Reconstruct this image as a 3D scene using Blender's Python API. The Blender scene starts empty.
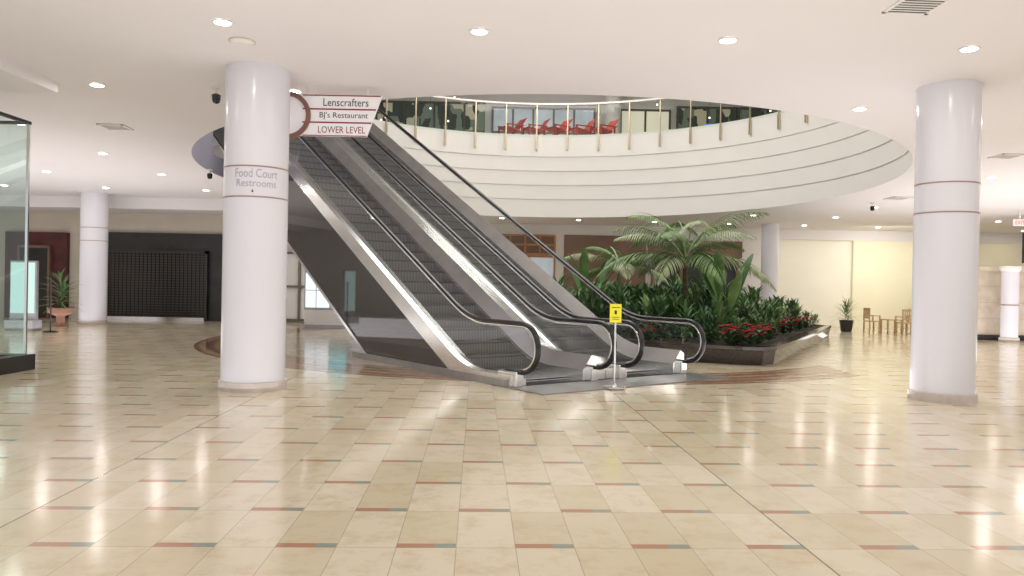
import bpy, math, random
from mathutils import Vector, Matrix
random.seed(7)
scene = bpy.context.scene
COL = scene.collection
try:
    scene.view_settings.view_transform = 'Standard'
    scene.view_settings.look = 'None'
    scene.view_settings.exposure = 0.0
except Exception:
    pass

# ------------------------------------------------------------ materials
def principled(name, color, rough=0.5, metal=0.0, noise=0.0, nscale=4.0, emit=None, estr=0.0, bump=0.0, coat=0.0, ior=1.5):
    m = bpy.data.materials.new(name); m.use_nodes = True
    nt = m.node_tree; b = nt.nodes['Principled BSDF']
    b.inputs['Base Color'].default_value = (*color, 1)
    b.inputs['Roughness'].default_value = rough
    b.inputs['Metallic'].default_value = metal
    b.inputs['Coat Weight'].default_value = coat
    b.inputs['IOR'].default_value = ior
    if emit:
        b.inputs['Emission Color'].default_value = (*emit, 1)
        b.inputs['Emission Strength'].default_value = estr
    tc = nt.nodes.new('ShaderNodeTexCoord')
    nz = nt.nodes.new('ShaderNodeTexNoise'); nz.inputs['Scale'].default_value = nscale
    nt.links.new(tc.outputs['Object'], nz.inputs['Vector'])
    rp = nt.nodes.new('ShaderNodeValToRGB')
    a = [max(0, c*(1-noise)) for c in color]; z = [min(1, c*(1+noise)) for c in color]
    rp.color_ramp.elements[0].position = .3; rp.color_ramp.elements[1].position = .7
    rp.color_ramp.elements[0].color = (*a, 1); rp.color_ramp.elements[1].color = (*z, 1)
    nt.links.new(nz.outputs['Fac'], rp.inputs['Fac'])
    nt.links.new(rp.outputs['Color'], b.inputs['Base Color'])
    if bump > 0:
        bp = nt.nodes.new('ShaderNodeBump'); bp.inputs['Strength'].default_value = bump
        nt.links.new(nz.outputs['Fac'], bp.inputs['Height'])
        nt.links.new(bp.outputs['Normal'], b.inputs['Normal'])
    return m

def emission(name, color, s):
    m = bpy.data.materials.new(name); m.use_nodes = True
    nt = m.node_tree; nt.nodes.clear()
    e = nt.nodes.new('ShaderNodeEmission'); e.inputs[0].default_value = (*color, 1); e.inputs[1].default_value = s
    o = nt.nodes.new('ShaderNodeOutputMaterial'); nt.links.new(e.outputs[0], o.inputs[0])
    return m

def glassmat(name, tint, refl=.35, rough=0.02):
    m = bpy.data.materials.new(name); m.use_nodes = True
    nt = m.node_tree; nt.nodes.clear()
    t = nt.nodes.new('ShaderNodeBsdfTransparent'); t.inputs[0].default_value = (*tint, 1)
    g = nt.nodes.new('ShaderNodeBsdfGlossy'); g.inputs['Roughness'].default_value = rough
    f = nt.nodes.new('ShaderNodeLayerWeight'); f.inputs[0].default_value = .5
    p = nt.nodes.new('ShaderNodeMath'); p.operation = 'POWER'; p.inputs[1].default_value = 3.5
    k = nt.nodes.new('ShaderNodeMath'); k.operation = 'MULTIPLY_ADD'; k.inputs[1].default_value = refl; k.inputs[2].default_value = .05
    mx = nt.nodes.new('ShaderNodeMixShader'); o = nt.nodes.new('ShaderNodeOutputMaterial')
    nt.links.new(f.outputs['Facing'], p.inputs[0]); nt.links.new(p.outputs[0], k.inputs[0])
    nt.links.new(k.outputs[0], mx.inputs[0]); nt.links.new(t.outputs[0], mx.inputs[1])
    nt.links.new(g.outputs[0], mx.inputs[2]); nt.links.new(mx.outputs[0], o.inputs[0])
    return m

M = {}
M['ceil'] = principled('ceiling_paint', (.84, .81, .82), .8, noise=.012, nscale=.6)
M['white'] = principled('white_paint', (.84, .82, .79), .6, noise=.012, nscale=1)
M['fascia'] = principled('fascia_paint', (.92, .89, .84), .7, noise=.01, nscale=1)
M['lilac'] = principled('fascia_painted_shade', (.42, .40, .50), .7, noise=.03, nscale=1)  # fascia colour with the shade of its left end put in
M['col'] = principled('column_paint', (.77, .765, .82), .2, noise=.01, nscale=1)
M['colbase'] = principled('column_base_stone', (.60, .54, .50), .35, noise=.1, nscale=6)
M['band'] = principled('column_band', (.38, .25, .22), .4, noise=.05)
M['textgrey'] = principled('grey_lettering', (.44, .42, .48), .5, noise=.03)
M['steel'] = principled('brushed_steel', (.82, .82, .81), .22, 1.0, noise=.08, nscale=2)
M['steelmatt'] = principled('matt_steel', (.40, .40, .41), .42, .7, noise=.08, nscale=5)
M['rubber'] = principled('black_rubber', (.012, .012, .013), .25, noise=.1)
M['darkglass'] = principled('dark_cladding', (.040, .038, .040), .03, 0.0, noise=.1, nscale=1.2, ior=1.8)
M['dark'] = principled('dark_interior', (.022, .02, .02), .45, noise=.3, nscale=2)
M['granite'] = principled('dark_granite', (.055, .044, .038), .12, noise=.4, nscale=40)
M['soil'] = principled('mulch', (.035, .022, .014), .95, noise=.5, nscale=14, bump=.6)
M['terra'] = principled('terracotta', (.34, .18, .12), .7, noise=.12, nscale=6)
M['blackpot'] = principled('black_pot', (.02, .02, .02), .3, noise=.1)
M['leaf1'] = principled('leaf_dark', (.050, .12, .038), .4, noise=.5, nscale=3)
M['leaf2'] = principled('leaf_mid', (.095, .20, .062), .38, noise=.45, nscale=2.5)
M['leaf3'] = principled('leaf_bright', (.18, .30, .10), .38, noise=.4, nscale=2)
M['leafy'] = principled('leaf_pale', (.38, .45, .25), .4, noise=.35, nscale=2)
M['red'] = principled('poinsettia_red', (.55, .02, .045), .5, noise=.35, nscale=9)
M['trunk'] = principled('palm_trunk', (.16, .11, .065), .85, noise=.4, nscale=12, bump=.5)
M['brown'] = principled('brown_panel', (.20, .115, .075), .45, noise=.12, nscale=1.5)
M['orange'] = principled('orange_wood', (.46, .21, .085), .4, noise=.15, nscale=4)
M['yellowwall'] = principled('yellow_wall', (.94, .90, .70), .7, noise=.02, nscale=1)
M['yellowwall2'] = principled('yellow_wall_light_wash', (.96, .94, .82), .7, noise=.02, nscale=1)  # paler copy of the yellow wall, wash of light put into its colour
M['beige'] = principled('beige_wall', (.68, .62, .53), .6, noise=.05, nscale=1)
M['maroon'] = principled('maroon_wall', (.085, .018, .02), .5, noise=.3, nscale=2)
M['stone'] = principled('tan_stone', (.58, .50, .40), .5, noise=.12, nscale=3)
M['joint'] = principled('stone_joint', (.40, .33, .25), .6, noise=.1)
M['wood'] = principled('light_wood', (.60, .41, .22), .45, noise=.15, nscale=8)
M['redchair'] = principled('red_stained_wood', (.34, .055, .045), .4, noise=.1, emit=(.4, .05, .04), estr=.06)
M['brass'] = principled('pale_brass', (.66, .56, .40), .3, .9, noise=.05)
M['signwhite'] = principled('sign_white', (.84, .82, .83), .5, noise=.01, emit=(1, .97, .98), estr=.12)
M['signmaroon'] = principled('sign_maroon', (.30, .03, .05), .5, noise=.05)
M['signblack'] = principled('sign_black', (.02, .02, .03), .5, noise=.05)
M['ringbrown'] = principled('ring_brown', (.25, .12, .09), .45, noise=.06)
M['yellow'] = principled('caution_yellow', (.85, .78, .02), .5, noise=.03, emit=(.9, .85, .02), estr=.12)
M['mint'] = emission('mint_screen', (.74, .97, .90), 1.0)
M['lamp'] = emission('lamp_lens', (1, .98, .95), 12.0)
M['globe'] = emission('globe_glow', (1, .97, .9), 2.5)
M['screenwhite'] = emission('lit_panel_white', (.90, .96, 1), 1.1)
M['screenteal'] = emission('lit_panel_teal', (.2, .62, .68), 1.0)
M['screenblue'] = emission('lit_panel_blue', (.1, .25, .9), 1.2)
M['screenyel'] = emission('lit_panel_yellow', (.9, .8, .1), 1.2)
M['exitred'] = emission('exit_red', (.9, .08, .04), 1.2)
M['glass'] = glassmat('clear_glass', (.96, .985, .975), .25)
M['glassup'] = glassmat('rail_glass', (.92, .98, .95), .25)
M['glassdark'] = glassmat('shop_glass', (.93, .98, .97), .35)

def stripes(name, c1, c2, scale, axis='Y', rough=.4, metal=.5):
    m = bpy.data.materials.new(name); m.use_nodes = True
    nt = m.node_tree; b = nt.nodes['Principled BSDF']
    b.inputs['Roughness'].default_value = rough; b.inputs['Metallic'].default_value = metal
    tc = nt.nodes.new('ShaderNodeTexCoord'); w = nt.nodes.new('ShaderNodeTexWave')
    w.bands_direction = axis; w.inputs['Scale'].default_value = scale
    nt.links.new(tc.outputs['Object'], w.inputs['Vector'])
    rp = nt.nodes.new('ShaderNodeValToRGB')
    rp.color_ramp.elements[0].color = (*c1, 1); rp.color_ramp.elements[1].color = (*c2, 1)
    rp.color_ramp.elements[0].position = .35; rp.color_ramp.elements[1].position = .65
    nt.links.new(w.outputs['Fac'], rp.inputs['Fac']); nt.links.new(rp.outputs['Color'], b.inputs['Base Color'])
    return m
M['step'] = stripes('step_ribbed', (.04, .037, .04), (.14, .135, .135), 9, 'Y')
M['riser'] = stripes('riser_ribbed', (.09, .085, .085), (.25, .24, .235), 9, 'Y', .35, .6)
M['shutter'] = stripes('shutter_grille', (.020, .018, .016), (.060, .052, .045), 3.2, 'Z', .45, .5)
M['plate'] = stripes('landing_ribbed', (.24, .24, .24), (.34, .34, .34), 12, 'X', .34, .5)

def floor_material():
    m = bpy.data.materials.new('marble_tile_floor'); m.use_nodes = True
    nt = m.node_tree; b = nt.nodes['Principled BSDF']; L = nt.links
    def mt(op, a, c=None, d=None):
        n = nt.nodes.new('ShaderNodeMath'); n.operation = op
        for i, v in enumerate((a, c, d)):
            if v is None: continue
            if isinstance(v, (int, float)): n.inputs[i].default_value = v
            else: L.new(v, n.inputs[i])
        return n.outputs[0]
    def mix(f, a, c):
        n = nt.nodes.new('ShaderNodeMix'); n.data_type = 'RGBA'
        if isinstance(f, (int, float)): n.inputs[0].default_value = f
        else: L.new(f, n.inputs[0])
        for i, v in ((6, a), (7, c)):
            if isinstance(v, tuple): n.inputs[i].default_value = (*v, 1)
            else: L.new(v, n.inputs[i])
        return n.outputs[2]
    tc = nt.nodes.new('ShaderNodeTexCoord')
    sp = nt.nodes.new('ShaderNodeSeparateXYZ'); L.new(tc.outputs['Object'], sp.inputs[0])
    X, Y = sp.outputs[0], sp.outputs[1]
    th = math.radians(2.6); c, s = math.cos(th), math.sin(th)
    dx = mt('ADD', X, .49); dy = mt('SUBTRACT', Y, 4.62)
    U = mt('ADD', mt('MULTIPLY', dx, c), mt('MULTIPLY', dy, s))
    V = mt('SUBTRACT', mt('MULTIPLY', dy, c), mt('MULTIPLY', dx, s))
    u = mt('ADD', mt('DIVIDE', U, .36), 100.5); v = mt('ADD', mt('DIVIDE', V, .735), 50.0)
    fu = mt('FRACT', u); fv = mt('FRACT', v); iu = mt('FLOOR', u); iv = mt('FLOOR', v)
    par = mt('MODULO', mt('ADD', iu, iv), 2.0)
    par = mt('LESS_THAN', par, .5)
    mk = mt('MULTIPLY', mt('LESS_THAN', fv, .105), par)
    green = mt('GREATER_THAN', fu, .64)
    g1 = mt('LESS_THAN', fu, .017); g2 = mt('LESS_THAN', fv, .011)
    grout = mt('MAXIMUM', g1, g2)
    cmb = nt.nodes.new('ShaderNodeCombineXYZ'); L.new(iu, cmb.inputs[0]); L.new(iv, cmb.inputs[1])
    wn = nt.nodes.new('ShaderNodeTexWhiteNoise'); L.new(cmb.outputs[0], wn.inputs['Vector'])
    sh = nt.nodes.new('ShaderNodeVectorMath'); sh.operation = 'MULTIPLY_ADD'
    L.new(wn.outputs['Color'], sh.inputs[0]); sh.inputs[1].default_value = (9, 9, 9); L.new(tc.outputs['Object'], sh.inputs[2])
    nz = nt.nodes.new('ShaderNodeTexNoise'); nz.inputs['Scale'].default_value = 4.0; nz.inputs['Detail'].default_value = 8; nz.inputs['Roughness'].default_value = .7
    L.new(sh.outputs[0], nz.inputs['Vector'])
    base = mix(wn.outputs['Value'], (.66, .575, .40), (.77, .70, .55))
    veins = mt('MULTIPLY', mt('SUBTRACT', nz.outputs['Fac'], .48), 3.2)
    vv = nt.nodes.new('ShaderNodeClamp'); L.new(veins, vv.inputs[0])
    base = mix(vv.outputs[0], base, (.58, .44, .26))
    rx = mt('SUBTRACT', X, .9); ry = mt('SUBTRACT', Y, 21.4)
    R = mt('SQRT', mt('ADD', mt('MULTIPLY', rx, rx), mt('MULTIPLY', ry, ry)))
    ring = mt('MULTIPLY', mt('GREATER_THAN', R, 7.6), mt('LESS_THAN', R, 9.0))
    ring = mt('MULTIPLY', ring, mt('LESS_THAN', X, 6.6))
    rs = mt('LESS_THAN', mt('FRACT', mt('DIVIDE', R, .35)), .45)
    ang = mt('ARCTAN2', ry, rx)
    tilec = mt('FLOOR', mt('MULTIPLY', ang, 26.0))
    cb2 = nt.nodes.new('ShaderNodeCombineXYZ'); L.new(tilec, cb2.inputs[0]); L.new(mt('FLOOR', mt('DIVIDE', R, .35)), cb2.inputs[1])
    wn2 = nt.nodes.new('ShaderNodeTexWhiteNoise'); L.new(cb2.outputs[0], wn2.inputs['Vector'])
    rc = mix(wn2.outputs['Value'], (.24, .115, .07), (.34, .18, .115))
    rl = mix(wn2.outputs['Value'], (.42, .27, .16), (.54, .39, .25))
    rc = mix(rs, rc, rl)
    rg = mt('LESS_THAN', mt('FRACT', mt('MULTIPLY', ang, 26.0)), .03)
    rc = mix(mt('MULTIPLY', rg, .6), rc, (.15, .09, .06))
    mcol = mix(green, (.47, .25, .16), (.30, .34, .28))
    col = mix(mk, base, mcol)
    col = mix(mt('MULTIPLY', grout, .55), col, (.32, .26, .18))
    ej = mt('MAXIMUM', mt('LESS_THAN', mt('ABSOLUTE', mt('SUBTRACT', U, 2.34)), .006), mt('LESS_THAN', mt('ABSOLUTE', mt('ADD', U, 2.70)), .006))
    col = mix(mt('MULTIPLY', ej, .8), col, (.09, .07, .06))
    col = mix(ring, col, rc)
    L.new(col, b.inputs['Base Color'])
    nz2 = nt.nodes.new('ShaderNodeTexNoise'); nz2.inputs['Scale'].default_value = 1.1
    L.new(tc.outputs['Object'], nz2.inputs['Vector'])
    L.new(mt('ADD', mt('MULTIPLY', nz2.outputs['Fac'], .10), .09), b.inputs['Roughness'])
    bp = nt.nodes.new('ShaderNodeBump'); bp.inputs['Strength'].default_value = .04; bp.inputs['Distance'].default_value = .02
    L.new(mt('ADD', mt('MULTIPLY', wn.outputs['Value'], .3), nz2.outputs['Fac']), bp.inputs['Height'])
    L.new(bp.outputs['Normal'], b.inputs['Normal'])
    return m
M['floor'] = floor_material()

# ------------------------------------------------------------ mesh helpers
def mesh_obj(name, vs, fs, mat, parent=None, smooth=False, loc=(0, 0, 0)):
    me = bpy.data.meshes.new(name); me.from_pydata([tuple(v) for v in vs], [], fs); me.update()
    if smooth:
        for p in me.polygons: p.use_smooth = True
    me.materials.append(mat)
    o = bpy.data.objects.new(name, me); COL.objects.link(o); o.location = loc
    if parent: o.parent = parent
    return o
def top(o, label, cat, group=None):
    o['label'] = label; o['category'] = cat
    if group: o['group'] = group
    return o
def struct(o): o['kind'] = 'structure'; return o
def empty(name, loc, label, cat, rz=0, group=None):
    e = bpy.data.objects.new(name, None); e.empty_display_size = .3
    COL.objects.link(e); e.location = loc; e.rotation_euler = (0, 0, rz)
    return top(e, label, cat, group)
def boxgeo(x0, x1, y0, y1, z0, z1):
    v = [(x0, y0, z0), (x1, y0, z0), (x1, y1, z0), (x0, y1, z0), (x0, y0, z1), (x1, y0, z1), (x1, y1, z1), (x0, y1, z1)]
    f = [(0, 3, 2, 1), (4, 5, 6, 7), (0, 1, 5, 4), (1, 2, 6, 5), (2, 3, 7, 6), (3, 0, 4, 7)]
    return v, f
def boxes(name, bl, mat, parent=None):
    V, F = [], []
    for b in bl:
        v, f = boxgeo(*b); n = len(V); V += v; F += [tuple(i+n for i in q) for q in f]
    return mesh_obj(name, V, F, mat, parent)
def box(name, b, mat, parent=None, bevel=0):
    o = boxes(name, [b], mat, parent)
    if bevel:
        md = o.modifiers.new('bevel', 'BEVEL'); md.width = bevel; md.segments = 2
    return o
def lathe(name, prof, mat, parent=None, seg=48, loc=(0, 0, 0), smooth=True, caps=True):
    V, F = [], []; n = len(prof)
    for i in range(seg):
        a = 2*math.pi*i/seg
        for r, z in prof: V.append((r*math.cos(a), r*math.sin(a), z))
    for i in range(seg):
        j = (i+1) % seg
        for k in range(n-1): F.append((i*n+k, j*n+k, j*n+k+1, i*n+k+1))
    if caps and prof[0][0] > .0015: F.append(tuple(i*n for i in reversed(range(seg))))
    if caps and prof[-1][0] > .0015: F.append(tuple(i*n+n-1 for i in range(seg)))
    o = mesh_obj(name, V, F, mat, parent, False, loc)
    if smooth:
        for p in o.data.polygons:
            if len(p.vertices) == 4: p.use_smooth = True
        md = o.modifiers.new('es', 'EDGE_SPLIT'); md.split_angle = math.radians(35)
    return o
def prism(name, poly, z0, z1, mat, parent=None):
    n = len(poly)
    V = [(x, y, z0) for x, y in poly]+[(x, y, z1) for x, y in poly]
    F = [tuple(reversed(range(n))), tuple(range(n, 2*n))]+[(i, (i+1) % n, n+(i+1) % n, n+i) for i in range(n)]
    return mesh_obj(name, V, F, mat, parent)
def sweep(name, ts, sec, mat, parent=None, smooth=False):
    V, F = [], []; n = None
    for t in ts:
        s = sec(t); n = len(s)
        V += [(t, y, z) for y, z in s]
    for i in range(len(ts)-1):
        for k in range(n):
            F.append((i*n+k, i*n+(k+1) % n, (i+1)*n+(k+1) % n, (i+1)*n+k))
    F.append(tuple(reversed(range(n)))); F.append(tuple((len(ts)-1)*n+k for k in range(n)))
    return mesh_obj(name, V, F, mat, parent, smooth)
def tube(name, pts, r, mat, parent=None, seg=10, ry=None):
    pts = [Vector(p) for p in pts]; V, F = [], []
    up = Vector((0, 1, 0)); ry = ry or r
    for i, p in enumerate(pts):
        tg = (pts[min(i+1, len(pts)-1)]-pts[max(i-1, 0)]).normalized()
        u = up if abs(tg.dot(up)) < .9 else Vector((1, 0, 0))
        b = (u-tg*u.dot(tg)).normalized(); n = tg.cross(b)
        for k in range(seg):
            a = 2*math.pi*k/seg
            V.append(p+b*ry*math.cos(a)+n*r*math.sin(a))
    for i in range(len(pts)-1):
        for k in range(seg):
            F.append((i*seg+k, i*seg+(k+1) % seg, (i+1)*seg+(k+1) % seg, (i+1)*seg+k))
    F.append(tuple(reversed(range(seg)))); F.append(tuple((len(pts)-1)*seg+k for k in range(seg)))
    return mesh_obj(name, V, F, mat, parent, True)
def textmesh(s):
    cu = bpy.data.curves.new('t', 'FONT'); cu.body = s; cu.align_x = 'CENTER'; cu.align_y = 'CENTER'
    cu.resolution_u = 3
    o = bpy.data.objects.new('t', cu); COL.objects.link(o)
    dg = bpy.context.evaluated_depsgraph_get(); dg.update()
    me = bpy.data.meshes.new_from_object(o.evaluated_get(dg))
    V = [v.co.copy() for v in me.vertices]; F = [tuple(p.vertices) for p in me.polygons]
    bpy.data.objects.remove(o)
    x0 = min(v.x for v in V); x1 = max(v.x for v in V); y0 = min(v.y for v in V); y1 = max(v.y for v in V)
    return [((v.x-(x0+x1)/2)/(x1-x0), (v.y-(y0+y1)/2)/(y1-y0)) for v in V], F
def flat_text(name, s, cx, y, cz, w, h, mat, parent):
    P, F = textmesh(s)
    return mesh_obj(name, [(cx+a*w, y, cz+b*h) for a, b in P], F, mat, parent)
def copy_thing(root, loc, rz=0, sc=1.0):
    r = root.copy(); COL.objects.link(r); r.location = loc; r.rotation_euler = (0, 0, rz); r.scale = (sc, sc, sc)
    for ch in root.children:
        c = ch.copy(); COL.objects.link(c); c.parent = r
        for g in ch.children:
            d = g.copy(); COL.objects.link(d); d.parent = c
    return r

# ------------------------------------------------------------ setting
CX, CY = .85, 21.2
ZU = 7.45
def zc(y): return 4.65-.021*(y-11)
struct(mesh_obj('floor', [(-26, -4, 0), (26, -4, 0), (26, 46, 0), (-26, 46, 0)], [(0, 1, 2, 3)], M['floor']))
R0 = 9.0; N = 128
V, F = [], []
X0, X1, Y0, Y1 = -26, 26, -4, 46
for i in range(N):
    a = 2*math.pi*i/N; c, s = math.cos(a), math.sin(a)
    tx = ((X1-CX)/c if c > 0 else (X0-CX)/c) if abs(c) > 1e-6 else 1e9
    ty = ((Y1-CY)/s if s > 0 else (Y0-CY)/s) if abs(s) > 1e-6 else 1e9
    t = min(tx, ty)
    for q in (R0, t):
        x, y = CX+q*c, CY+q*s; V.append((x, y, zc(y)))
for i in range(N):
    j = (i+1) % N; F.append((2*i, 2*i+1, 2*j+1, 2*j))
struct(mesh_obj('ceiling', V, F, M['ceil']))
rings = [(9.0, None, 4.95), (8.965, 4.95, 5.5), (8.93, 5.5, 6.05), (8.895, 6.05, 6.6), (8.86, 6.6, ZU)]
for k, (r, z0, z1) in enumerate(rings):
    V, F = [], []
    a0, a1 = (0, 360) if k == 0 else (-110, 138)
    n = 144
    for i in range(n+1):
        ad = a0+(a1-a0)*i/n
        a = math.radians(ad); c, s = math.cos(a), math.sin(a)
        y = CY+r*s
        zb = zc(y) if z0 is None else z0
        zt = ZU if (k == 0 and 184 < ad < 250) else z1
        if k > 0: V.append((CX+(r+.036)*c, CY+(r+.036)*s, zb+.001))
        else: V.append((CX+r*c, CY+r*s, zb))
        V.append((CX+r*c, CY+r*s, zb)); V.append((CX+r*c, CY+r*s, zt))
        if k == len(rings)-1: V.append((CX+(r+.4)*c, CY+(r+.4)*s, zt))
    m_ = 4 if k == len(rings)-1 else 3
    for i in range(n):
        for q in range(m_-1): F.append((i*m_+q, i*m_+q+1, (i+1)*m_+q+1, (i+1)*m_+q))
    o = struct(mesh_obj('trim_%d' % (k+1), V, F, M['fascia']))
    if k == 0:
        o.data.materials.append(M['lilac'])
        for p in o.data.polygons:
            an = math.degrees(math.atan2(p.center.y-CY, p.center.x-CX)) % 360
            if 150 < an < 250: p.material_index = 1  # left end of the opening takes the painted shade
V, F = [], []
n = 96
for i in range(n+1):
    a = math.radians(-178+316*i/n); c, s = math.cos(a), math.sin(a)
    q0 = 8.86 if -178+316*i/n > -110 else 9.0
    for q in (q0, 24): V.append((CX+q*c, CY+q*s, ZU))
for i in range(n): F.append((2*i, 2*i+1, 2*i+3, 2*i+2))
struct(mesh_obj('floor_upper', V, F, M['beige']))
struct(box('ceiling_upper', (-26, 26, 0, 46, 11.8, 12.0), M['ceil']))
struct(box('wall_back_west', (-26, -7.2, 28.8, 29.1, 0, 4.4), M['beige']))
struct(box('wall_back', (-7.2, 10.7, 33.0, 33.3, 0, 4.4), M['white']))
struct(box('wall_return', (-7.4, -7.2, 29.1, 33.2, 0, 4.4), M['white']))
struct(box('wall_yellow_light_wash', (10.7, 14.7, 33.3, 33.5, 0, 3.75), M['yellowwall2']))
struct(box('wall_yellow_side', (14.7, 26, 33.15, 33.5, 0, 3.75), M['yellowwall']))
struct(box('trim_6', (10.7, 26, 33.1, 33.5, 3.75, 4.4), M['ceil']))
struct(box('wall_east', (24, 24.2, 8, 33.1, 0, 4.6), M['white']))
struct(box('wall_west', (-22.2, -22, 12, 28.8, 0, 4.6), M['white']))
struct(box('trim_7', (-16, -7.2, -2, 12.1, 4.47, 5.0), M['ceil']))
struct(box('trim_8', (-22, -7.3, 26.5, 28.8, 3.95, 4.5), M['ceil']))
struct(box('wall_upper_back', (-26, 26, 41, 41.3, ZU, 11.8), M['white']))
struct(box('wall_upper_west', (-20, -19.7, 10, 41, ZU, 11.8), M['white']))
struct(box('wall_upper_east', (21, 21.3, 10, 41, ZU, 11.8), M['white']))

M['bronze'] = principled('bronze_frame', (.16, .14, .12), .4, .6, noise=.1)
def upbay(n, x0, x1, mat, z1=11.0, mull=1.6):
    e = struct(box('window_%d' % n, (x0, x1, 40.85, 40.99, ZU+.1, z1), mat))
    bl = []
    x = x0
    while x <= x1+.01:
        bl.append((x-.05, x+.05, 40.75, 40.85, ZU, z1)); x += mull
    bl += [(x0, x1, 40.76, 40.85, 9.6, 9.7), (x0, x1, 40.76, 40.85, z1-.1, z1)]
    boxes('window_frame', bl, M['bronze'], e)
def shopview(name, dark, mid, warm, es):
    # busy shop interior seen through glass: blocky shelves and goods
    m = principled(name, mid, .15)
    nt = m.node_tree; b = nt.nodes['Principled BSDF']
    tc = nt.nodes.new('ShaderNodeTexCoord'); mp = nt.nodes.new('ShaderNodeMapping'); mp.inputs['Scale'].default_value = (1.6, 1.6, .9)
    vo = nt.nodes.new('ShaderNodeTexVoronoi'); vo.distance = 'CHEBYCHEV'; vo.inputs['Scale'].default_value = 1.3
    nt.links.new(tc.outputs['Object'], mp.inputs[0]); nt.links.new(mp.outputs[0], vo.inputs['Vector'])
    bw = nt.nodes.new('ShaderNodeRGBToBW'); nt.links.new(vo.outputs['Color'], bw.inputs[0])
    rp = nt.nodes.new('ShaderNodeValToRGB'); rp.color_ramp.interpolation = 'CONSTANT'
    rp.color_ramp.elements[0].color = (*dark, 1); rp.color_ramp.elements[1].color = (*warm, 1)
    rp.color_ramp.elements[1].position = .68
    el = rp.color_ramp.elements.new(.45); el.color = (*mid, 1)
    nt.links.new(bw.outputs[0], rp.inputs['Fac']); nt.links.new(rp.outputs['Color'], b.inputs['Base Color'])
    nt.links.new(rp.outputs['Color'], b.inputs['Emission Color']); b.inputs['Emission Strength'].default_value = es
    return m
M['upteal'] = shopview('upper_shop_view', (.045, .06, .05), (.16, .20, .16), (.50, .46, .34), .35)
M['updark'] = shopview('upper_dark_shop_view', (.04, .05, .04), (.14, .17, .12), (.46, .42, .28), .35)
M['uplight'] = principled('upper_pale_glass', (.45, .50, .55), .2, noise=.3, nscale=.9, emit=(.62, .68, .74), estr=.35)
M['upwarm'] = principled('upper_warm_glass', (.7, .64, .50), .3, noise=.2, nscale=.6, emit=(.9, .84, .66), estr=.5)
upbay(1, -7.5, -1.6, M['upteal'], 11.2); upbay(2, -1.2, 4.2, M['uplight'], 11.0, 1.08)
upbay(3, 5.6, 8.2, M['upwarm'], 11.0, 1.3); upbay(4, 8.6, 15.5, M['updark'], 11.2)
for i, x in enumerate((-8, 4.9, 16)):
    c = empty('column', (x, 38.6, ZU), 'round white column on the upper floor', 'column')
    lathe('shaft', [(.4, 0), (.4, 4.35)], M['white'], c)
    lathe('base', [(.45, 0), (.45, .2), (.4, .22)], M['colbase'], c)
pl0 = None
for i, (x, y, z) in enumerate(((-5.6, 37, 10.5), (-4.2, 38, 10.2), (-2.9, 36.5, 10.4), (-6.4, 38, 9.7), (-3.4, 39, 9.8), (7.0, 38, 10.6), (9.6, 38, 10.0), (10.6, 37, 10.5), (-6.8, 39, 9.8), (11.6, 39.5, 10.0), (12.6, 38, 10.4))):
    if pl0 is None:
        pl0 = empty('pendant_lamp', (x, y, z), 'small glowing pendant lamp hanging over the upper floor', 'lamp', 0, 'upper pendant lamps')
        lathe('lamp_shade', [(.001, -.05), (.035, -.035), (.05, 0), (.035, .035), (.001, .05)], M['globe'], pl0, 20)
        lathe('cord', [(.008, .045), (.008, 1.0)], M['rubber'], pl0, 8)
    else: copy_thing(pl0, (x, y, z))
s = empty('lit_sign', (14.0, 40.6, 10.1), 'small glowing yellow shop sign on upper wall', 'sign')
box('panel', (-.5, .5, -.08, .1, 0, .5), M['screenyel'], s); box('frame', (-.54, .54, -.02, .14, -.04, .54), M['signblack'], s)
s = empty('screen', (8.2, 32.2, ZU), 'glowing blue screen on a floor stand', 'screen')
box('display', (-.25, .25, -.04, .04, .55, 1.0), M['screenblue'], s); box('stand', (-.05, .05, -.03, .05, 0, .55), M['signblack'], s); box('foot', (-.25, .25, -.2, .2, 0, .04), M['signblack'], s)
# ------------------------------------------------------------ upper balustrade
e = empty('glass_balustrade', (CX, CY, ZU), 'curved glass balustrade with short brass posts around the opening', 'railing')
rr = 8.80; da = 1.2/rr; a0 = math.radians(-35); cnt = int(math.radians(167)/da)
post = None
for i in range(cnt+1):
    a = a0+i*da; c, s_ = math.cos(a), math.sin(a)
    if post is None:
        post = boxes('post', [(-.024, .024, -.024, .024, -.55, 1.15), (-.035, .035, -.035, .035, -.6, -.1)], M['brass'], e); p = post
    else:
        p = post.copy(); COL.objects.link(p)
    p.location = (rr*c, rr*s_, 0); p.rotation_euler = (0, 0, a)
    if i < cnt:
        V, F = [], []
        for q in range(5):
            b = a+da*(.05+.90*q/4)
            V += [(rr*math.cos(b), rr*math.sin(b), -.1), (rr*math.cos(b), rr*math.sin(b), 1.1)]
        F = [(2*q, 2*q+2, 2*q+3, 2*q+1) for q in range(4)]
        mesh_obj('glass_panel', V, F, M['glassup'], e)
pts = [(rr*math.cos(a0+q*da/3), rr*math.sin(a0+q*da/3), 1.15) for q in range(cnt*3+1)]
V, F = [], []
for p in pts:
    v = Vector(p); d = Vector((p[0], p[1], 0)).normalized()*.04
    V += [v-d, v+d, v+d+Vector((0, 0, .07)), v-d+Vector((0, 0, .07))]
for i in range(len(pts)-1):
    for q in range(4): F.append((4*i+q, 4*i+(q+1) % 4, 4*i+4+(q+1) % 4, 4*i+4+q))
M['railpale'] = principled('pale_metal_rail', (.72, .70, .66), .35, .5, noise=.05)
mesh_obj('top_rail', V, F, M['railpale'], e)

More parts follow.
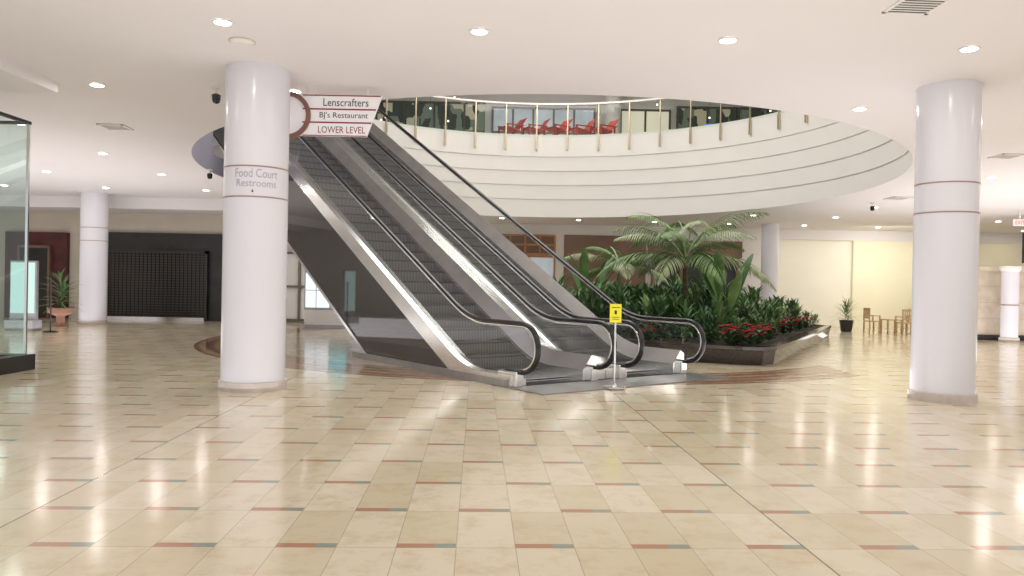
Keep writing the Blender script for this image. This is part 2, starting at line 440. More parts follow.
# ------------------------------------------------------------ chairs and tables
def make_chair(name, mat, label, group, arms=False):
    e = empty(name, (0, 0, 0), label, 'chair', 0, group)
    o = box('seat', (-.22, .22, -.21, .21, .43, .47), mat, e, .01)
    for x in (-.2, .2):
        for y in (-.19, .19):
            boxes('leg', [(x-.022, x+.022, y-.022, y+.022, 0, .43)], mat, e)
    bl = [(-.22, -.18, .18, .22, .47, .92), (.18, .22, .18, .22, .47, .92), (-.22, .22, .18, .215, .86, .95), (-.18, .18, .185, .21, .55, .59)]
    for k in range(4): x = -.12+.08*k; bl.append((x-.018, x+.018, .188, .208, .59, .86))
    boxes('backrest', bl, mat, e)
    if arms:
        for x in (-.24, .24):
            boxes('armrest', [(x-.025, x+.025, -.2, .2, .65, .68), (x-.02, x+.02, -.2, -.16, .43, .65)], mat, e)
    return e
def make_lounge():
    e = empty('lounge_chair', (0, 0, ZU), 'low dark red slatted lounge chair behind the glass railing', 'chair', 0, 'upper floor lounge chairs')
    V, F = [], []
    def slat(x0, z0, x1, z1, th=.05):
        n = len(V)
        for y in (-.32, .32): V.extend([(x0, y, z0), (x1, y, z1), (x1, y, z1+th), (x0, y, z0+th)])
        F.extend([(n, n+1, n+2, n+3), (n+7, n+6, n+5, n+4), (n, n+4, n+5, n+1), (n+1, n+5, n+6, n+2), (n+2, n+6, n+7, n+3), (n+3, n+7, n+4, n)])
    slat(-.35, .40, .30, .28, .06); mesh_obj('seat', V, F, M['redchair'], e)
    V, F = [], []
    for k in range(6):
        x = .26+.060*k; z = .36+.085*k; slat(x, z, x+.045, z+.065, .02)
    mesh_obj('backrest', V, F, M['redchair'], e)
    for y in (-.36, .36):
        boxes('armrest', [(-.36, .45, y-.04, y+.04, .50, .54)], M['redchair'], e)
        boxes('leg', [(-.34, -.28, y-.03, y+.03, 0, .50)], M['redchair'], e)
        boxes('leg', [(.32, .38, y-.03, y+.03, 0, .50)], M['redchair'], e)
    return e
pr = make_lounge()
spots = [(-.2, 31.0, .5), (.75, 31.1, .35), (1.65, 31.0, .6), (2.6, 31.0, .4), (3.5, 30.9, .5)]
pr.location = (spots[0][0], spots[0][1], ZU); pr.rotation_euler = (0, 0, spots[0][2])
for s in spots[1:]: copy_thing(pr, (s[0], s[1], ZU), s[2])

pc = make_chair('wooden_chair', M['wood'], 'light wooden armchair beside the small table', 'light wooden chairs', True)
pc.location = (13.7, 29.2, 0); pc.rotation_euler = (0, 0, -1.5+math.pi)
copy_thing(pc, (15.2, 29.0, 0), 1.5+math.pi); copy_thing(pc, (14.5, 28.3, 0), math.pi+.1)
e = empty('side_table', (14.45, 29.2, 0), 'small square light wooden side table', 'table')
box('table_top', (-.3, .3, -.3, .3, .5, .54), M['wood'], e, .01)
for x in (-.26, .26):
    for y in (-.26, .26): boxes('leg', [(x-.025, x+.025, y-.025, y+.025, 0, .5)], M['wood'], e)

# ------------------------------------------------------------ columns
def column(x, y, r, label, bands=True, h=None):
    e = empty('column', (x, y, 0), label, 'column')
    H = (h or zc(y))
    lathe('shaft', [(r, 0.12), (r, H+.03)], M['col'], e, 64, caps=False)
    lathe('base', [(r+.03, 0), (r+.03, .13), (r+.005, .14)], M['colbase'], e, 64)
    if bands:
        for z in (2.76, 3.19):
            lathe('band', [(r, z-.010), (r+.005, z-.010), (r+.005, z+.010), (r, z+.010)], M['band'], e, 64, caps=False)
    return e
c1 = column(-3.76, 11.22, .45, 'round white column with grey food court lettering')
column(6.43, 11.42, .43, 'round white column with two thin brown bands')
c3 = column(-13.9, 25.5, .42, 'round white column near the dark shutter', True)
column(10.45, 31.2, .34, 'slender round white column behind the planter', False)
def wrap_text(name, s, cx, cy, r, z, w, h, mat, parent):
    P, F = textmesh(s); phi = math.atan2(-cy, -cx)
    return mesh_obj(name, [((r+.004)*math.cos(phi+a*w/r), (r+.004)*math.sin(phi+a*w/r), z+b*h) for a, b in P], F, mat, parent)
wrap_text('lettering', 'Food Court', -3.76, 11.22, .45, 3.09, .60, .125, M['textgrey'], c1)
wrap_text('lettering', 'Restrooms', -3.76, 11.22, .45, 2.95, .56, .10, M['textgrey'], c1)
phi = math.atan2(-11.22, 3.76)
def cyl(a, z): return (.454*math.cos(phi+a), .454*math.sin(phi+a), z)
mesh_obj('arrow', [cyl(-.15, 2.82), cyl(-.08, 2.82), cyl(-.115, 2.87)], [(0, 1, 2)], M['signmaroon'], c1)

# ------------------------------------------------------------ hanging sign
sg = empty('hanging_sign', (-2.7, 11.95, 3.84), 'white hanging directory sign with brown ring', 'sign')
def ptrans(pl): return [(x+2.7, z-3.84) for x, z in pl]
pl = ptrans([(-3.5, 3.84), (-2.30, 3.84), (-2.07, 4.48), (-3.5, 4.48)])
V = [(x, -.02, z) for x, z in pl]+[(x, .02, z) for x, z in pl]
mesh_obj('board', V, [(0, 1, 2, 3), (7, 6, 5, 4), (0, 4, 5, 1), (1, 5, 6, 2), (2, 6, 7, 3), (3, 7, 4, 0)], M['signwhite'], sg)
flat_text('lettering', 'Lenscrafters', .07, -.025, .525, .70, .12, M['signblack'], sg)
flat_text('lettering', "BJ's Restaurant", .04, -.025, .315, .75, .115, M['signblack'], sg)
flat_text('lettering', 'LOWER LEVEL', .01, -.025, .10, .73, .105, M['signmaroon'], sg)
boxes('divider', [(-.6, .54, -.026, -.02, .406, .428), (-.6, .47, -.026, -.02, .200, .222), (-.6, .61, -.026, -.02, .62, .638), (-.6, .40, -.026, -.02, .0, .014)], M['signmaroon'], sg)
V, F = [], []
for i in range(49):
    a = 2*math.pi*i/48
    for r_, y_ in ((.30, -.06), (.37, -.06), (.37, .03), (.30, .03)): V.append((-.84+r_*math.cos(a), y_, .31+r_*math.sin(a)))
for i in range(48):
    for q in range(4): F.append((4*i+q, 4*i+(q+1) % 4, 4*i+4+(q+1) % 4, 4*i+4+q))
mesh_obj('ring', V, F, M['ringbrown'], sg, False)
for x in (-.4, .4): boxes('hanger_rod', [(x-.01, x+.01, -.01, .01, .64, .80)], M['steel'], sg)

# ------------------------------------------------------------ escalators
m = .543; TA = 1.2; RISE = ZU; TB = TA+RISE/m
def ramp(x, w=.5):
    if x < -w: return 0
    if x > w: return x
    return (x+w)**2/(4*w)
def zs(t): return m*(ramp(t-TA)-ramp(t-TB))
RUN = Vector((-.602, .799, 0)); CRS = Vector((.799, .602, 0)); ANG = math.atan2(.799, -.602)
BASE = Vector((.03, 11.93, 0))
W = 1.58; OFF2 = 2.22; GAP = (OFF2-W)/2-.005
tsf = [-.1, .1, .3, .5]+[.7+.1*i for i in range(11)]+[2+.8*i for i in range(15)]+[14.3+.1*i for i in range(12)]+[15.8, 16.3]
tsf = sorted(set(round(t, 3) for t in tsf))
step_mesh = None; riser_mesh = None
def build_escalator(off, label, outer_first):
    loc = BASE+CRS*off
    e = empty('escalator', loc, label, 'escalator', ANG, 'paired mall escalators')
    for side, y0, s in ((0, 0., -1), (1, -W, 1)):
        yi = y0+s*.19
        yo = y0-s*(.10 if (outer_first and side == 0) or (not outer_first and side == 1) else GAP)
        a, b = min(yi, yo), max(yi, yo)
        hb = .12 if side == 0 else .20
        ht = .20 if side == 0 else .44
        lo = -.15
        ho = .18 if side == 0 else .38
        sweep('deck', tsf, lambda t: [(a, zs(t)+lo), (b, zs(t)+lo), (b, zs(t)+(hb if b == yi else ho)), (y0, zs(t)+ht), (a, zs(t)+(hb if a == yi else ho))], M['steel'], e)
        V, F = [], []
        cen = (-.25, .62)
        for i in range(13):
            an = math.radians(-90-180*i/12); V.append((cen[0]+.35*math.cos(an), y0, cen[1]+.35*math.sin(an)))
        F.append(tuple(range(13)))
        n0 = len(V); tg = [-.25]+[t for t in tsf if t > -.05]
        for t in tg:
            V += [(t, y0, .27 if t < 0 else zs(t)+ht-.02), (t, y0, zs(t)+.97)]
        for i in range(len(tg)-1): F.append((n0+2*i, n0+2*i+2, n0+2*i+3, n0+2*i+1))
        mesh_obj('balustrade_glass', V, F, M['glass'], e)
        pts = [(.16, y0, .24), (-.05, y0, .24)]
        for i in range(15):
            an = math.radians(-90-180*i/14); pts.append((cen[0]+.38*math.cos(an), y0, cen[1]+.38*math.sin(an)))
        pts += [(t, y0, zs(t)+1.0) for t in tsf if t > 0]
        tube('handrail', pts, .032, M['rubber'], e, 12, .05)
        inner = []
        for i in range(15):
            an = math.radians(-90-180*i/14); inner.append((cen[0]+.33*math.cos(an), y0, cen[1]+.33*math.sin(an)))
        inner += [(t, y0, zs(t)+.95) for t in tsf if t > 0]
        tube('handrail_track', inner, .022, M['steel'], e, 8, .03)
        ysk = yi+s*.006
        sweep('skirt_panel', tsf, lambda t: [(min(yi, ysk), zs(t)-.10), (max(yi, ysk), zs(t)-.10), (max(yi, ysk), zs(t)+min(hb-.01, .16)), (min(yi, ysk), zs(t)+min(hb-.01, .16))], M['steel'], e)
        nb = boxes('newel_base', [(-.20, .30, y0-.08, y0+.08, 0, .25)], M['steel'], e)
        md = nb.modifiers.new('bevel', 'BEVEL'); md.width = .03; md.segments = 3
    ya = .095 if outer_first else GAP; yb = -W-(GAP if outer_first else .095)
    def bot(t): return max(0.0, (t-4.65)*m)
    ts2 = [-.1, .5, .9, 1.2, 1.6, 2.4, 4.6, 4.7]+[5.5+.9*i for i in range(11)]+[15.2, 16.3]
    def topz(t): return max(.03, zs(t)-.14)
    sweep('truss_cladding', ts2, lambda t: [(yb, bot(t)), (ya, bot(t)), (ya, max(bot(t)+.02, topz(t))), (yb, max(bot(t)+.02, topz(t)))], M['darkglass'], e)
    if outer_first:
        sweep('cladding_trim', [t for t in ts2 if t > 4.5], lambda t: [(ya-.02, bot(t)-.03), (ya+.03, bot(t)-.03), (ya+.03, bot(t)+.05), (ya-.02, bot(t)+.05)], M['steel'], e)
        sweep('cladding_trim', [0, 2.0, 5.4], lambda t: [(ya+.005, 0), (ya+.05, 0), (ya+.05, .12), (ya+.005, .12)], M['steelmatt'], e)
    y1, y2 = -W+.197, -.197
    global step_mesh, riser_mesh
    n = int(RISE/(.4*m))
    for k in range(n+1):
        t0 = TA-.05+.4*k; zt = .4*m*(k+.45)
        if step_mesh is None:
            v, f = boxgeo(0, .44, y1, y2, -.03, 0)
            so = mesh_obj('step', v, f, M['step'], e); step_mesh = so.data
            v, f = boxgeo(.004, .034, y1, y2, -.24, -.031)
            ro = mesh_obj('riser', v, f, M['riser'], so); riser_mesh = ro.data
        else:
            so = bpy.data.objects.new('step', step_mesh); COL.objects.link(so); so.parent = e
            ro = bpy.data.objects.new('riser', riser_mesh); COL.objects.link(ro); ro.parent = so
        so.location = (t0, 0, zt)
    box('comb_plate', (.35, 1.17, y1, y2, .04, .055), M['steel'], e)
    box('landing_plate', (-.95, .35, -W-GAP, GAP if not outer_first else .15, .002, .015), M['plate'], e)
    box('upper_landing_plate', (TB-.1, TB+1.5, y1, y2, RISE-.03, RISE), M['plate'], e)
    return e
build_escalator(0, 'escalator with glass sides, black handrail and dark cladding', True)
build_escalator(OFF2, 'escalator with glass sides beside the planter', False)
poly = []
for t, y in ((TB+1.5, -1.2), (TB+8, -1.2), (TB+8, 5.2), (TB+1.5, 5.2)):
    p = BASE+RUN*t+CRS*y; poly.append((p.x, p.y))
struct(prism('floor_upper_landing', poly[::-1], ZU-.2, ZU-.01, M['beige']))

# ------------------------------------------------------------ stanchion sign
s = empty('caution_stand', (1.62, 11.95, 0), 'yellow caution sign on a slim steel post with round foot', 'sign')
lathe('foot', [(.18, .015), (.18, .03), (.05, .05), (.02, .08)], M['steel'], s, 32)
lathe('pole', [(.014, .07), (.014, 1.03)], M['steel'], s, 12)
box('sign_board', (-.09, .09, -.012, .012, 1.03, 1.32), M['yellow'], s)
boxes('sign_marks', [(-.065, .065, -.016, -.012, 1.26, 1.27), (-.05, .05, -.016, -.012, 1.08, 1.088), (-.06, .06, -.016, -.012, 1.11, 1.118), (-.018, .018, -.016, -.012, 1.16, 1.22)], M['signblack'], s)

# ------------------------------------------------------------ planter
poly = [(2.5, 17.2), (3.7, 16.45), (4.8, 15.9), (5.25, 15.85), (5.6, 16.15), (6.75, 18.2), (8.1, 20.75), (9.5, 23.4), (11.0, 26.4), (9.0, 29.3), (5.0, 30.0), (1.0, 28.3), (-1.0, 25.6), (-.6, 22.6), (1.0, 19.6)]
cxp = sum(p[0] for p in poly)/len(poly); cyp = sum(p[1] for p in poly)/len(poly)
def inset(pl, d):
    out = []
    for x, y in pl:
        v = Vector((cxp-x, cyp-y)).normalized()*d; out.append((x+v.x, y+v.y))
    return out
e = empty('planter', (cxp, cyp, 0), 'low dark granite planter with sloping polished sides', 'planter')
n = len(poly)
rel = lambda pl, z: [(x-cxp, y-cyp, z) for x, y in pl]
V = rel(inset(poly, .16), 0)+rel(inset(poly, .05), .30)+rel(poly, .32)+rel(poly, .39)+rel(inset(poly, .34), .39)+rel(inset(poly, .34), .3)
F = []
for k in range(5):
    for i in range(n): F.append((k*n+i, k*n+(i+1) % n, (k+1)*n+(i+1) % n, (k+1)*n+i))
w = mesh_obj('kerb', V, F, M['granite'], e)
mesh_obj('soil', rel(inset(poly, .32), .36), [tuple(range(n))], M['soil'], e)

# ------------------------------------------------------------ foliage
def blade(V, F, O, az, el, L, Wd, droop, n=6, fold=.2, shape='lance'):
    p = Vector(O); side = Vector((-math.sin(az), math.cos(az), 0)); b0 = len(V)
    for i in range(n+1):
        s = i/n
        if shape == 'lance': w = Wd*math.sin(math.pi*min(1, .12+.88*s))**.8 if s < 1 else 0.002
        elif shape == 'paddle': w = Wd*(.08 if s < .42 else max(.02, math.sin(math.pi*(s-.40)/.62))**.7)
        w = max(w, .003)
        d = Vector((math.cos(el)*math.cos(az), math.cos(el)*math.sin(az), math.sin(el)))
        up = side.cross(d)*-1
        V += [tuple(p-side*w*.5+up*w*fold), tuple(p), tuple(p+side*w*.5+up*w*fold)]
        p = p+d*(L/n); el -= droop/n
    for i in range(n):
        a = b0+3*i; F += [(a, a+1, a+4, a+3), (a+1, a+2, a+5, a+4)]
def rosette(name, N_, L, Wd, el0, el1, droop, mat, stem=.25, shape='lance', seed=0, spread=0.0):
    rnd = random.Random(seed); V, F = [], []
    for i in range(N_):
        az = i*2.399+rnd.uniform(-.3, .3); f = i/N_
        el = el0+(el1-el0)*f+rnd.uniform(-.1, .1)
        ox, oy = rnd.uniform(-spread, spread), rnd.uniform(-spread, spread)
        blade(V, F, (ox, oy, stem*f), az, el, L*rnd.uniform(.75, 1.1), Wd*rnd.uniform(.8, 1.15), droop*rnd.uniform(.7, 1.2), 6 if L > .4 else 4, .2, shape)
    me = bpy.data.meshes.new(name); me.from_pydata(V, [], F); me.update(); me.materials.append(mat)
    for q in me.polygons: q.use_smooth = True
    return me
kinds = [
    ('leafy_shrub', rosette('shrub_a', 95, .30, .06, .0, 1.4, .9, M['leaf1'], .60, seed=1, spread=.14), 'dense dark green small-leaved shrub in the planter'),
    ('leafy_shrub', rosette('shrub_b', 85, .34, .075, .1, 1.45, 1.0, M['leaf2'], .60, seed=2, spread=.14), 'mid green bushy shrub in the planter'),
    ('spiky_plant', rosette('shrub_c', 60, .60, .036, .3, 1.5, .9, M['leaf3'], .5, seed=3, spread=.06), 'spiky green dracaena in the planter'),
    ('leafy_shrub', rosette('shrub_d', 90, .26, .06, .0, 1.3, .8, M['leaf3'], .45, seed=4, spread=.16), 'bright green low bushy shrub in the planter'),
    ('spiky_plant', rosette('shrub_e', 50, .64, .045, .2, 1.5, 1.2, M['leaf2'], .6, seed=8, spread=.05), 'spiky green dracaena in the planter'),
]
def inpoly(x, y, pl):
    r = False; j = len(pl)-1
    for i in range(len(pl)):
        xi, yi = pl[i]; xj, yj = pl[j]
        if (yi > y) != (yj > y) and x < (xj-xi)*(y-yi)/(yj-yi)+xi: r = not r
        j = i
    return r
inn = inset(poly, .85)
rnd = random.Random(21); placed = []
tries = 0
while len(placed) < 170 and tries < 12000:
    tries += 1
    x = rnd.uniform(-1, 11); y = rnd.uniform(15.5, 29)
    if not inpoly(x, y, inn): continue
    if any((x-a)**2+(y-b)**2 < .5**2 for a, b in placed): continue
    placed.append((x, y))
for (x, y) in placed:
    edge = x-(5.35+(y-15.55)*.52)
    front = (y < 17.4) or edge > -1.3
    k = rnd.choice([0, 1, 2, 3, 4, 1, 0])
    nm, me, lb = kinds[k]
    o = bpy.data.objects.new(nm, me); COL.objects.link(o)
    if front: sc = rnd.uniform(.6, .85)
    elif edge > -3.0: sc = rnd.uniform(.9, 1.2)
    else: sc = rnd.uniform(1.15, 1.55)
    o.location = (x, y, .36); o.rotation_euler = (0, 0, rnd.uniform(0, 6.28)); o.scale = (sc, sc, sc*rnd.uniform(.9, 1.15))
    top(o, lb, 'plant', 'planter greenery')
def make_poinsettia():
    e = empty('poinsettia', (0, 0, 0), 'red poinsettia at the edge of the planter', 'flower', 0, 'red poinsettias')
    V, F = [], []
    for i in range(24): blade(V, F, (0, 0, .02+.008*i), i*2.4, .6, .22, .08, .7, 4)
    mesh_obj('leaves', V, F, M['leaf1'], e)
    V, F = [], []
    for c in range(5):
        cx_, cy_ = (.12*math.cos(c*1.256), .12*math.sin(c*1.256)) if c else (0, 0)
        for i in range(8): blade(V, F, (cx_, cy_, .20+(.12 if c == 0 else .05*(c % 3))), i*2.4+c, .7, .09, .05, .8, 4)
    mesh_obj('bracts', V, F, M['red'], e)
    return e
pp = make_poinsettia()
pos = [(4.65, 16.45), (5.1, 16.35), (5.4, 16.75), (4.9, 16.85), (5.65, 17.35), (5.25, 17.2), (6.0, 17.9), (7.3, 20.6), (7.7, 21.2), (8.6, 22.9), (9.2, 24.0), (3.1, 17.35)]
pp.location = (pos[0][0], pos[0][1], .36); pp.scale = (1.2, 1.2, 1.3)
for i, p in enumerate(pos[1:]): copy_thing(pp, (p[0], p[1], .36), i*1.1, 1.0+.35*((i*37) % 10)/10)
def frond(name, az, el, L, parent, O, mat, seed=0):
    rnd = random.Random(seed); V, F = [], []; p = Vector(O); n = 36; e_ = el
    dr = 1.5
    blade(V, F, O, az, el, L, .04, dr, 14, .3)
    for i in range(n):
        s = i/n; d = Vector((math.cos(e_)*math.cos(az), math.cos(e_)*math.sin(az), math.sin(e_)))
        if s > .12:
            ll = .60*math.sin(math.pi*min(1, .25+.70*s))*(L/2.2)
            for sd in (-1, 1):
                blade(V, F, p, az+sd*(1.1-.4*s), e_*.5-.05-.2*rnd.random(), ll, .040, 1.0, 4, .15)
        p = p+d*(L/n); e_ -= dr/n
    return mesh_obj(name, V, F, mat, parent)
def palm(loc, h, nf, L, seed, label):
    e = empty('palm_tree', loc, label, 'palm'); r = random.Random(seed)
    tube('trunk', [(0, 0, 0), (.03, .02, h*.4), (.0, .03, h*.8), (0, 0, h)], .06, M['trunk'], e, 10)
    for i in range(nf):
        az = i*2*math.pi/nf*1.0+r.uniform(-.2, .2); el = (.5, .9, 1.2)[i % 3]+r.uniform(-.1, .1)
        frond('frond', az, el, L*r.uniform(.85, 1.1), e, (0, 0, h), M['leafy'] if i % 2 == 0 else M['leaf3'], i+seed)
    return e
palm((4.6, 20.4, .36), 1.9, 19, 2.45, 3, 'tall feathery palm with arching fronds in the planter')
palm((3.2, 23.0, .36), 1.7, 8, 1.9, 9, 'smaller feathery palm in the planter')
def paddles(loc, N_, H, seed, label):
    e = empty('broad_leaf_plant', loc, label, 'plant'); r = random.Random(seed)
    for i in range(N_):
        V, F = [], []
        blade(V, F, (r.uniform(-.15, .15), r.uniform(-.15, .15), 0), i*2.4+r.uniform(-.3, .3), r.uniform(1.3, 1.5), H*r.uniform(.75, 1.05), .27, r.uniform(.3, .8), 14, .18, 'paddle')
        mesh_obj('leaf', V, F, M['leaf2'] if i % 2 else M['leaf3'], e, True)
    return e
paddles((5.3, 19.2, .36), 8, 2.25, 1, 'large paddle-leaved tropical plant in the planter')
paddles((2.1, 21.6, .36), 6, 2.5, 4, 'tall paddle-leaved plant near the escalator')

def potted(loc, potr, poth, mat, me, sc, label, wide=False):
    e = empty('potted_plant', loc, label, 'plant')
    if wide: pr = [(potr*.55, 0), (potr*.5, .06), (potr*.30, .1), (potr*.32, poth*.55), (potr*.95, poth*.75), (potr, poth), (potr*.88, poth), (potr*.85, poth-.05)]
    else: pr = [(potr*.6, 0), (potr*.75, .03), (potr*.95, poth*.9), (potr, poth), (potr*.88, poth), (potr*.85, poth-.04)]
    lathe('pot', pr, mat, e, 32)
    lathe('soil', [(0.001, poth-.035), (potr*.86, poth-.035)], M['soil'], e, 24, caps=False)
    o = bpy.data.objects.new('foliage', me); COL.objects.link(o); o.parent = e; o.location = (0, 0, poth-.05); o.scale = (sc, sc, sc)
    return e
potted((13.0, 29.8, 0), .27, .45, M['blackpot'], kinds[2][1], 1.0, 'green plant in a glossy black pot by the pale wall')
potted((-14.15, 24.1, 0), .38, .58, M['terra'], kinds[4][1], 1.2, 'leafy plant in a terracotta pedestal urn', True)
potted((15.9, 29.9, 0), .22, .4, M['blackpot'], kinds[2][1], 1.1, 'tall green plant in a dark pot by the yellow wall')

# ------------------------------------------------------------ back shop fronts
struct(box('wall_shop_surround', (-16.0, -8.75, 28.62, 28.79, 0, 3.25), M['dark']))
e = struct(box('door_1', (-15.0, -11.4, 28.5, 28.6, .12, 2.5), M['shutter']))
bl = [(-15.1, -15.0, 28.44, 28.6, 0, 2.6), (-11.4, -11.3, 28.44, 28.6, 0, 2.6), (-15.1, -11.3, 28.44, 28.6, 2.5, 2.6)]
boxes('door_frame', bl, M['dark'], e)
boxes('door_bottom_rail', [(-15.0, -11.4, 28.45, 28.6, 0, .12)], M['steel'], e)
bl = []
for k in range(24): x = -14.9+.15*k; bl.append((x-.006, x+.006, 28.48, 28.5, .12, 2.5))
boxes('door_bars', bl, M['shutter'], e)
struct(box('wall_shop_maroon', (-18.9, -16.6, 28.6, 28.79, 0, 3.2), M['maroon']))
e = struct(box('window_5', (-18.3, -17.2, 28.5, 28.6, .1, 2.6), M['dark']))
boxes('window_frame', [(-18.35, -18.27, 28.45, 28.6, 0, 2.7), (-17.23, -17.15, 28.45, 28.6, 0, 2.7), (-18.3, -17.2, 28.45, 28.6, 2.6, 2.7)], M['brown'], e)
def wood_window(nm, x0, x1, z0, z1, y, nx, nz, fill, fr='orange'):
    e = struct(box(nm, (x0, x1, y-.06, y-.01, z0, z1), fill))
    bl = []
    for i in range(nx+1):
        x = x0+(x1-x0)*i/nx; bl.append((x-.04, x+.04, y-.14, y-.05, z0, z1))
    for i in range(nz+1):
        z = z0+(z1-z0)*i/nz; bl.append((x0, x1, y-.13, y-.05, z-.04, z+.04))
    boxes('window_frame', bl, M[fr], e)
wood_window('window_6', -7.1, 1.8, 2.9, 3.7, 33.0, 14, 2, M['brown'])
wood_window('window_7', -7.1, 1.8, 0.1, 2.8, 33.0, 8, 1, M['uplight'])
wood_window('window_9', -8.6, -7.3, 2.95, 3.55, 28.8, 3, 2, M['brown'])
wood_window('window_10', -8.6, -7.3, 0.1, 2.6, 28.8, 2, 2, M['white'], 'bronze')
struct(box('wall_brown_panel', (2.2, 5.7, 32.88, 32.99, 0, 3.75), M['brown']))
e = struct(box('window_8', (6.0, 9.6, 32.85, 32.99, 0, 2.9), M['dark']))
bl = [(5.8, 9.8, 32.8, 32.98, 2.9, 3.6)]+[(x-.06, x+.06, 32.75, 32.9, 0, 2.9) for x in (6, 7.2, 8.4, 9.6)]
boxes('window_frame', bl, M['brown'], e)

e = empty('display_kiosk', (-6.25, 26.2, 0), 'white freestanding display kiosk with lit panels', 'kiosk')
box('body', (-.75, .75, -.3, .3, 0, .6), M['white'], e, .02)
boxes('lit_panel', [(-.7, .1, -.33, -.30, .68, 1.85)], M['screenwhite'], e)
boxes('lit_panel', [(.14, .7, -.33, -.30, .9, 1.85)], M['screenteal'], e)
boxes('mullion', [(-.35, -.33, -.345, -.33, .66, 1.87), (-.7, .1, -.345, -.33, 1.25, 1.27)], M['steelmatt'], e)
box('frame', (-.75, .75, -.3, .3, .6, 1.92), M['steelmatt'], e)
box('plinth', (-.8, .8, -.36, .36, 0, .1), M['steelmatt'], e)
e = empty('directory_stand', (-14.0, 22.0, 0), 'glowing mint green directory board on a stand', 'sign')
box('lit_panel', (-.33, .33, -.05, .0, .5, 1.95), M['mint'], e)
box('frame', (-.38, .38, 0, .1, .3, 2.0), M['steelmatt'], e)
box('foot', (-.4, .4, -.2, .25, 0, .3), M['steelmatt'], e)
e = empty('post_stand', (-12.9, 21.5, 0), 'thin dark post with round foot', 'post')
lathe('foot', [(.2, 0), (.2, .02), (.02, .05)], M['rubber'], e, 24); lathe('pole', [(.02, .03), (.02, 1.5), (.03, 1.52), (.03, 1.56)], M['rubber'], e, 12)

e = empty('glass_shopfront', (-8.16, 12.9, 0), 'frameless glass shopfront corner on a black plinth', 'shopfront')
boxes('plinth', [(-.12, .10, -5, .12, 0, .26), (-6, -.12, -.12, .12, 0, .26)], M['dark'], e)
for y0, y1 in ((-4.9, -2.45), (-2.4, 0)): box('glass_panel', (-.004, .004, y0, y1, .26, 4.12), M['glassdark'], e)
for x0, x1 in ((-5.9, -3.0), (-2.95, -.02)): box('glass_panel', (x0, x1, -.004, .004, .26, 4.12), M['glassdark'], e)
box('top_frame', (-.03, .03, -5, .03, 4.12, 4.17), M['rubber'], e); box('top_frame', (-6, -.03, -.03, .03, 4.12, 4.17), M['rubber'], e)
box('corner_post', (-.02, .02, -.02, .02, .26, 4.12), M['steel'], e)
e = empty('stone_kiosk', (17.8, 26.2, 0), 'low tan stone block enclosure with pale column', 'kiosk')
box('body', (-2.1, 4, 0, 3, .18, 2.35), M['stone'], e)
bl = []
for k in range(1, 4): bl.append((-2.11, 4, -.006, .0, .18+.55*k-.005, .18+.55*k+.005))
for k in range(7): bl.append((-2.1+1.0*k-.005, -2.1+1.0*k+.005, -.006, 0, .18, 2.35))
boxes('joints', bl, M['joint'], e)
box('plinth', (-2.15, 4, -.05, 3, 0, .18), M['dark'], e)
box('cornice', (-2.15, 4, -.05, 3, 2.35, 2.5), M['stone'], e)
e = empty('column', (16.6, 25.6, 0), 'short white round column before the stone enclosure', 'column')
lathe('shaft', [(.26, .12), (.26, 2.35)], M['col'], e, 40); lathe('base', [(.3, 0), (.3, .12), (.27, .14)], M['colbase'], e, 40)
lathe('capital', [(.27, 2.33), (.32, 2.4), (.32, 2.5)], M['white'], e, 40)
lathe('band', [(.266, 1.2), (.266, 1.24)], M['band'], e, 40)
e = empty('dark_banner', (17.78, 26.4, 2.5), 'dark banner panel standing on the stone enclosure', 'sign')
box('panel', (-.25, .6, -.05, .05, .15, 1.2), M['signblack'], e); boxes('bracket', [(-.2, -.16, -.05, .05, 0, .15), (.5, .54, -.05, .05, 0, .15)], M['steel'], e)

# ------------------------------------------------------------ ceiling fittings
ex = empty('exit_sign', (16.6, 25.2, 3.82), 'white ceiling exit sign with red letters', 'sign')
box('housing', (-.2, .2, -.03, .03, 0, .22), M['signwhite'], ex)
flat_text('lettering', 'EXIT', 0, -.034, .11, .3, .13, M['exitred'], ex)
boxes('stem', [(-.02, .02, -.02, .02, .22, zc(25.2)-3.82)], M['steel'], ex)

lp = empty('recessed_downlight', (0, 0, 0), 'round recessed ceiling downlight with glowing lens', 'light', 0, 'ceiling downlights')
lathe('trim_ring', [(.10, -.002), (.125, -.004), (.125, -.012), (.10, -.016)], M['white'], lp, 32, caps=False)
lathe('lens', [(.001, -.030), (.06, -.027), (.09, -.020), (.103, -.007)], M['lamp'], lp, 24, caps=False)
first = True
ld = bpy.data.lights.new('downlight', 'AREA'); ld.shape = 'DISK'; ld.size = .2; ld.energy = 10; ld.color = (1, .95, .88)
for j in range(-3, 8):
    for i in range(-6, 8):
        x = -.46+3.08*i+.0; y = 9.42+3.05*j+.047*x
        if y > 32.4 or x < -19 or x > 22 or y < -1: continue
        if (x-CX)**2+(y-CY)**2 < 9.6**2: continue
        if x < -6.9 and y < 12.6: continue
        if x < -7.2 and y > 26: continue
        if abs(x+3.76) < .7 and abs(y-11.2) < .7: continue
        if first: o = lp; o.location = (x, y, zc(y)); first = False
        else: o = copy_thing(lp, (x, y, zc(y)))
        lo = bpy.data.objects.new('downlight_lamp', ld); COL.objects.link(lo); lo.location = (x, y, zc(y)-.04)
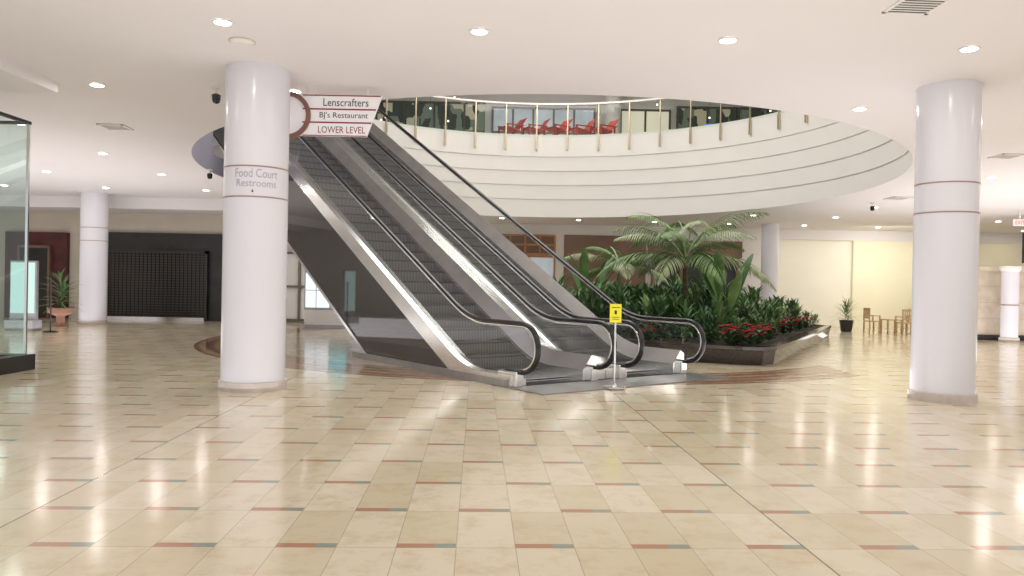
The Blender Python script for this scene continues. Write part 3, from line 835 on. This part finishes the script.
def vent(x, y, w, d, rz=.05):
    e = empty('air_vent', (x, y, zc(y)), 'square louvred ceiling air vent', 'vent', rz, 'ceiling air vents')
    boxes('frame', [(-w, w, -d, -d+.04, -.02, .0), (-w, w, d-.04, d, -.02, 0), (-w, -w+.04, -d, d, -.02, 0), (w-.04, w, -d, d, -.02, 0)], M['white'], e)
    boxes('slats', [(-w+.04, w-.04, -d+.06+k*(2*d-.1)/6, -d+.085+k*(2*d-.1)/6, -.018, -.008) for k in range(6)], M['white'], e)
    boxes('duct', [(-w+.02, w-.02, -d+.02, d-.02, -.012, -.009)], M['dark'], e)
vent(4.32, 8.32, .26, .25); vent(-7.9, 15.2, .25, .25); vent(10.5, 16.4, .25, .25); vent(11.5, 23, .3, .3)
e = empty('smoke_detector', (-3.55, 9.95, zc(9.95)), 'round beige ceiling speaker disc', 'detector')
lathe('cover', [(.001, -.05), (.12, -.045), (.15, -.02), (.16, 0)], M['white'], e, 32, caps=False); lathe('mount', [(.17, -.012), (.17, 0)], M['beige'], e, 32)
def camera_unit(x, y, z, label):
    e = empty('security_camera', (x, y, z), label, 'camera', 0, 'ceiling security cameras')
    lathe('bracket', [(.02, -.12), (.02, 0)], M['steel'], e, 12)
    lathe('housing', [(.001, -.26), (.05, -.24), (.065, -.19), (.07, -.12), (.04, -.1)], M['rubber'], e, 24)
    lathe('mount', [(.07, -.02), (.07, 0)], M['white'], e, 20)
camera_unit(-4.75, 12.2, zc(12.2), 'small black dome camera near the column')
camera_unit(-8.0, 20.2, zc(20.2), 'small black dome camera under the ceiling')
camera_unit(11.3, 24.2, zc(24.2), 'small black dome camera under the ceiling')

# ------------------------------------------------------------ lights
def area(name, loc, rot, size, energy, col=(1, .95, .88)):
    l = bpy.data.lights.new(name, 'AREA'); l.shape = 'SQUARE'; l.size = size; l.energy = energy; l.color = col
    o = bpy.data.objects.new(name, l); COL.objects.link(o); o.location = loc; o.rotation_euler = rot; return o
area('atrium_fill', (CX, CY-.5, 11.6), (0, 0, 0), 9, 1000, (1, .97, .94))  # added fill without a fitting, brightens the fascia rings
area('upper_back_fill', (2, 30.5, 11.6), (math.radians(25), 0, 0), 4, 480, (1, .97, .92))  # unseen fill added to brighten the upper floor
up = math.pi
area('bounce_fill_front', (0, 5, .06), (up, 0, 0), 12, 265, (.95, .95, 1))  # added panel at floor level, stands in for light bounced off the tiles
area('bounce_fill_west', (-13, 20, .06), (up, 0, 0), 10, 340, (.97, .95, 1))  # added floor bounce for the west side, no real fitting
area('bounce_fill_east', (15, 21, .06), (up, 0, 0), 10, 420, (.97, .95, 1))  # same added floor bounce on the east side
area('bounce_fill_atrium', (5.5, 13.5, .06), (up, 0, 0), 4, 90, (.96, .95, 1))  # small added bounce panel under the near rim of the opening
area('yellow_wall_fill', (15.5, 30.5, 3.9), (math.radians(35), 0, 0), 2.5, 100, (1, .95, .84))  # extra unseen fill added to lighten the yellow walls
w = bpy.data.worlds.new('World'); scene.world = w; w.use_nodes = True
w.node_tree.nodes['Background'].inputs[0].default_value = (.99, .97, 1, 1)
w.node_tree.nodes['Background'].inputs[1].default_value = .90

# ------------------------------------------------------------ camera
cd = bpy.data.cameras.new('Camera'); cam = bpy.data.objects.new('Camera', cd); COL.objects.link(cam)
cd.sensor_width = 36; cd.lens = 27; cd.clip_end = 200
cam.matrix_world = Matrix.Translation((0, 0, 1.6)) @ Matrix.Rotation(math.radians(89.7), 4, 'X') @ Matrix.Rotation(math.radians(1.1), 4, 'Z')
scene.camera = cam
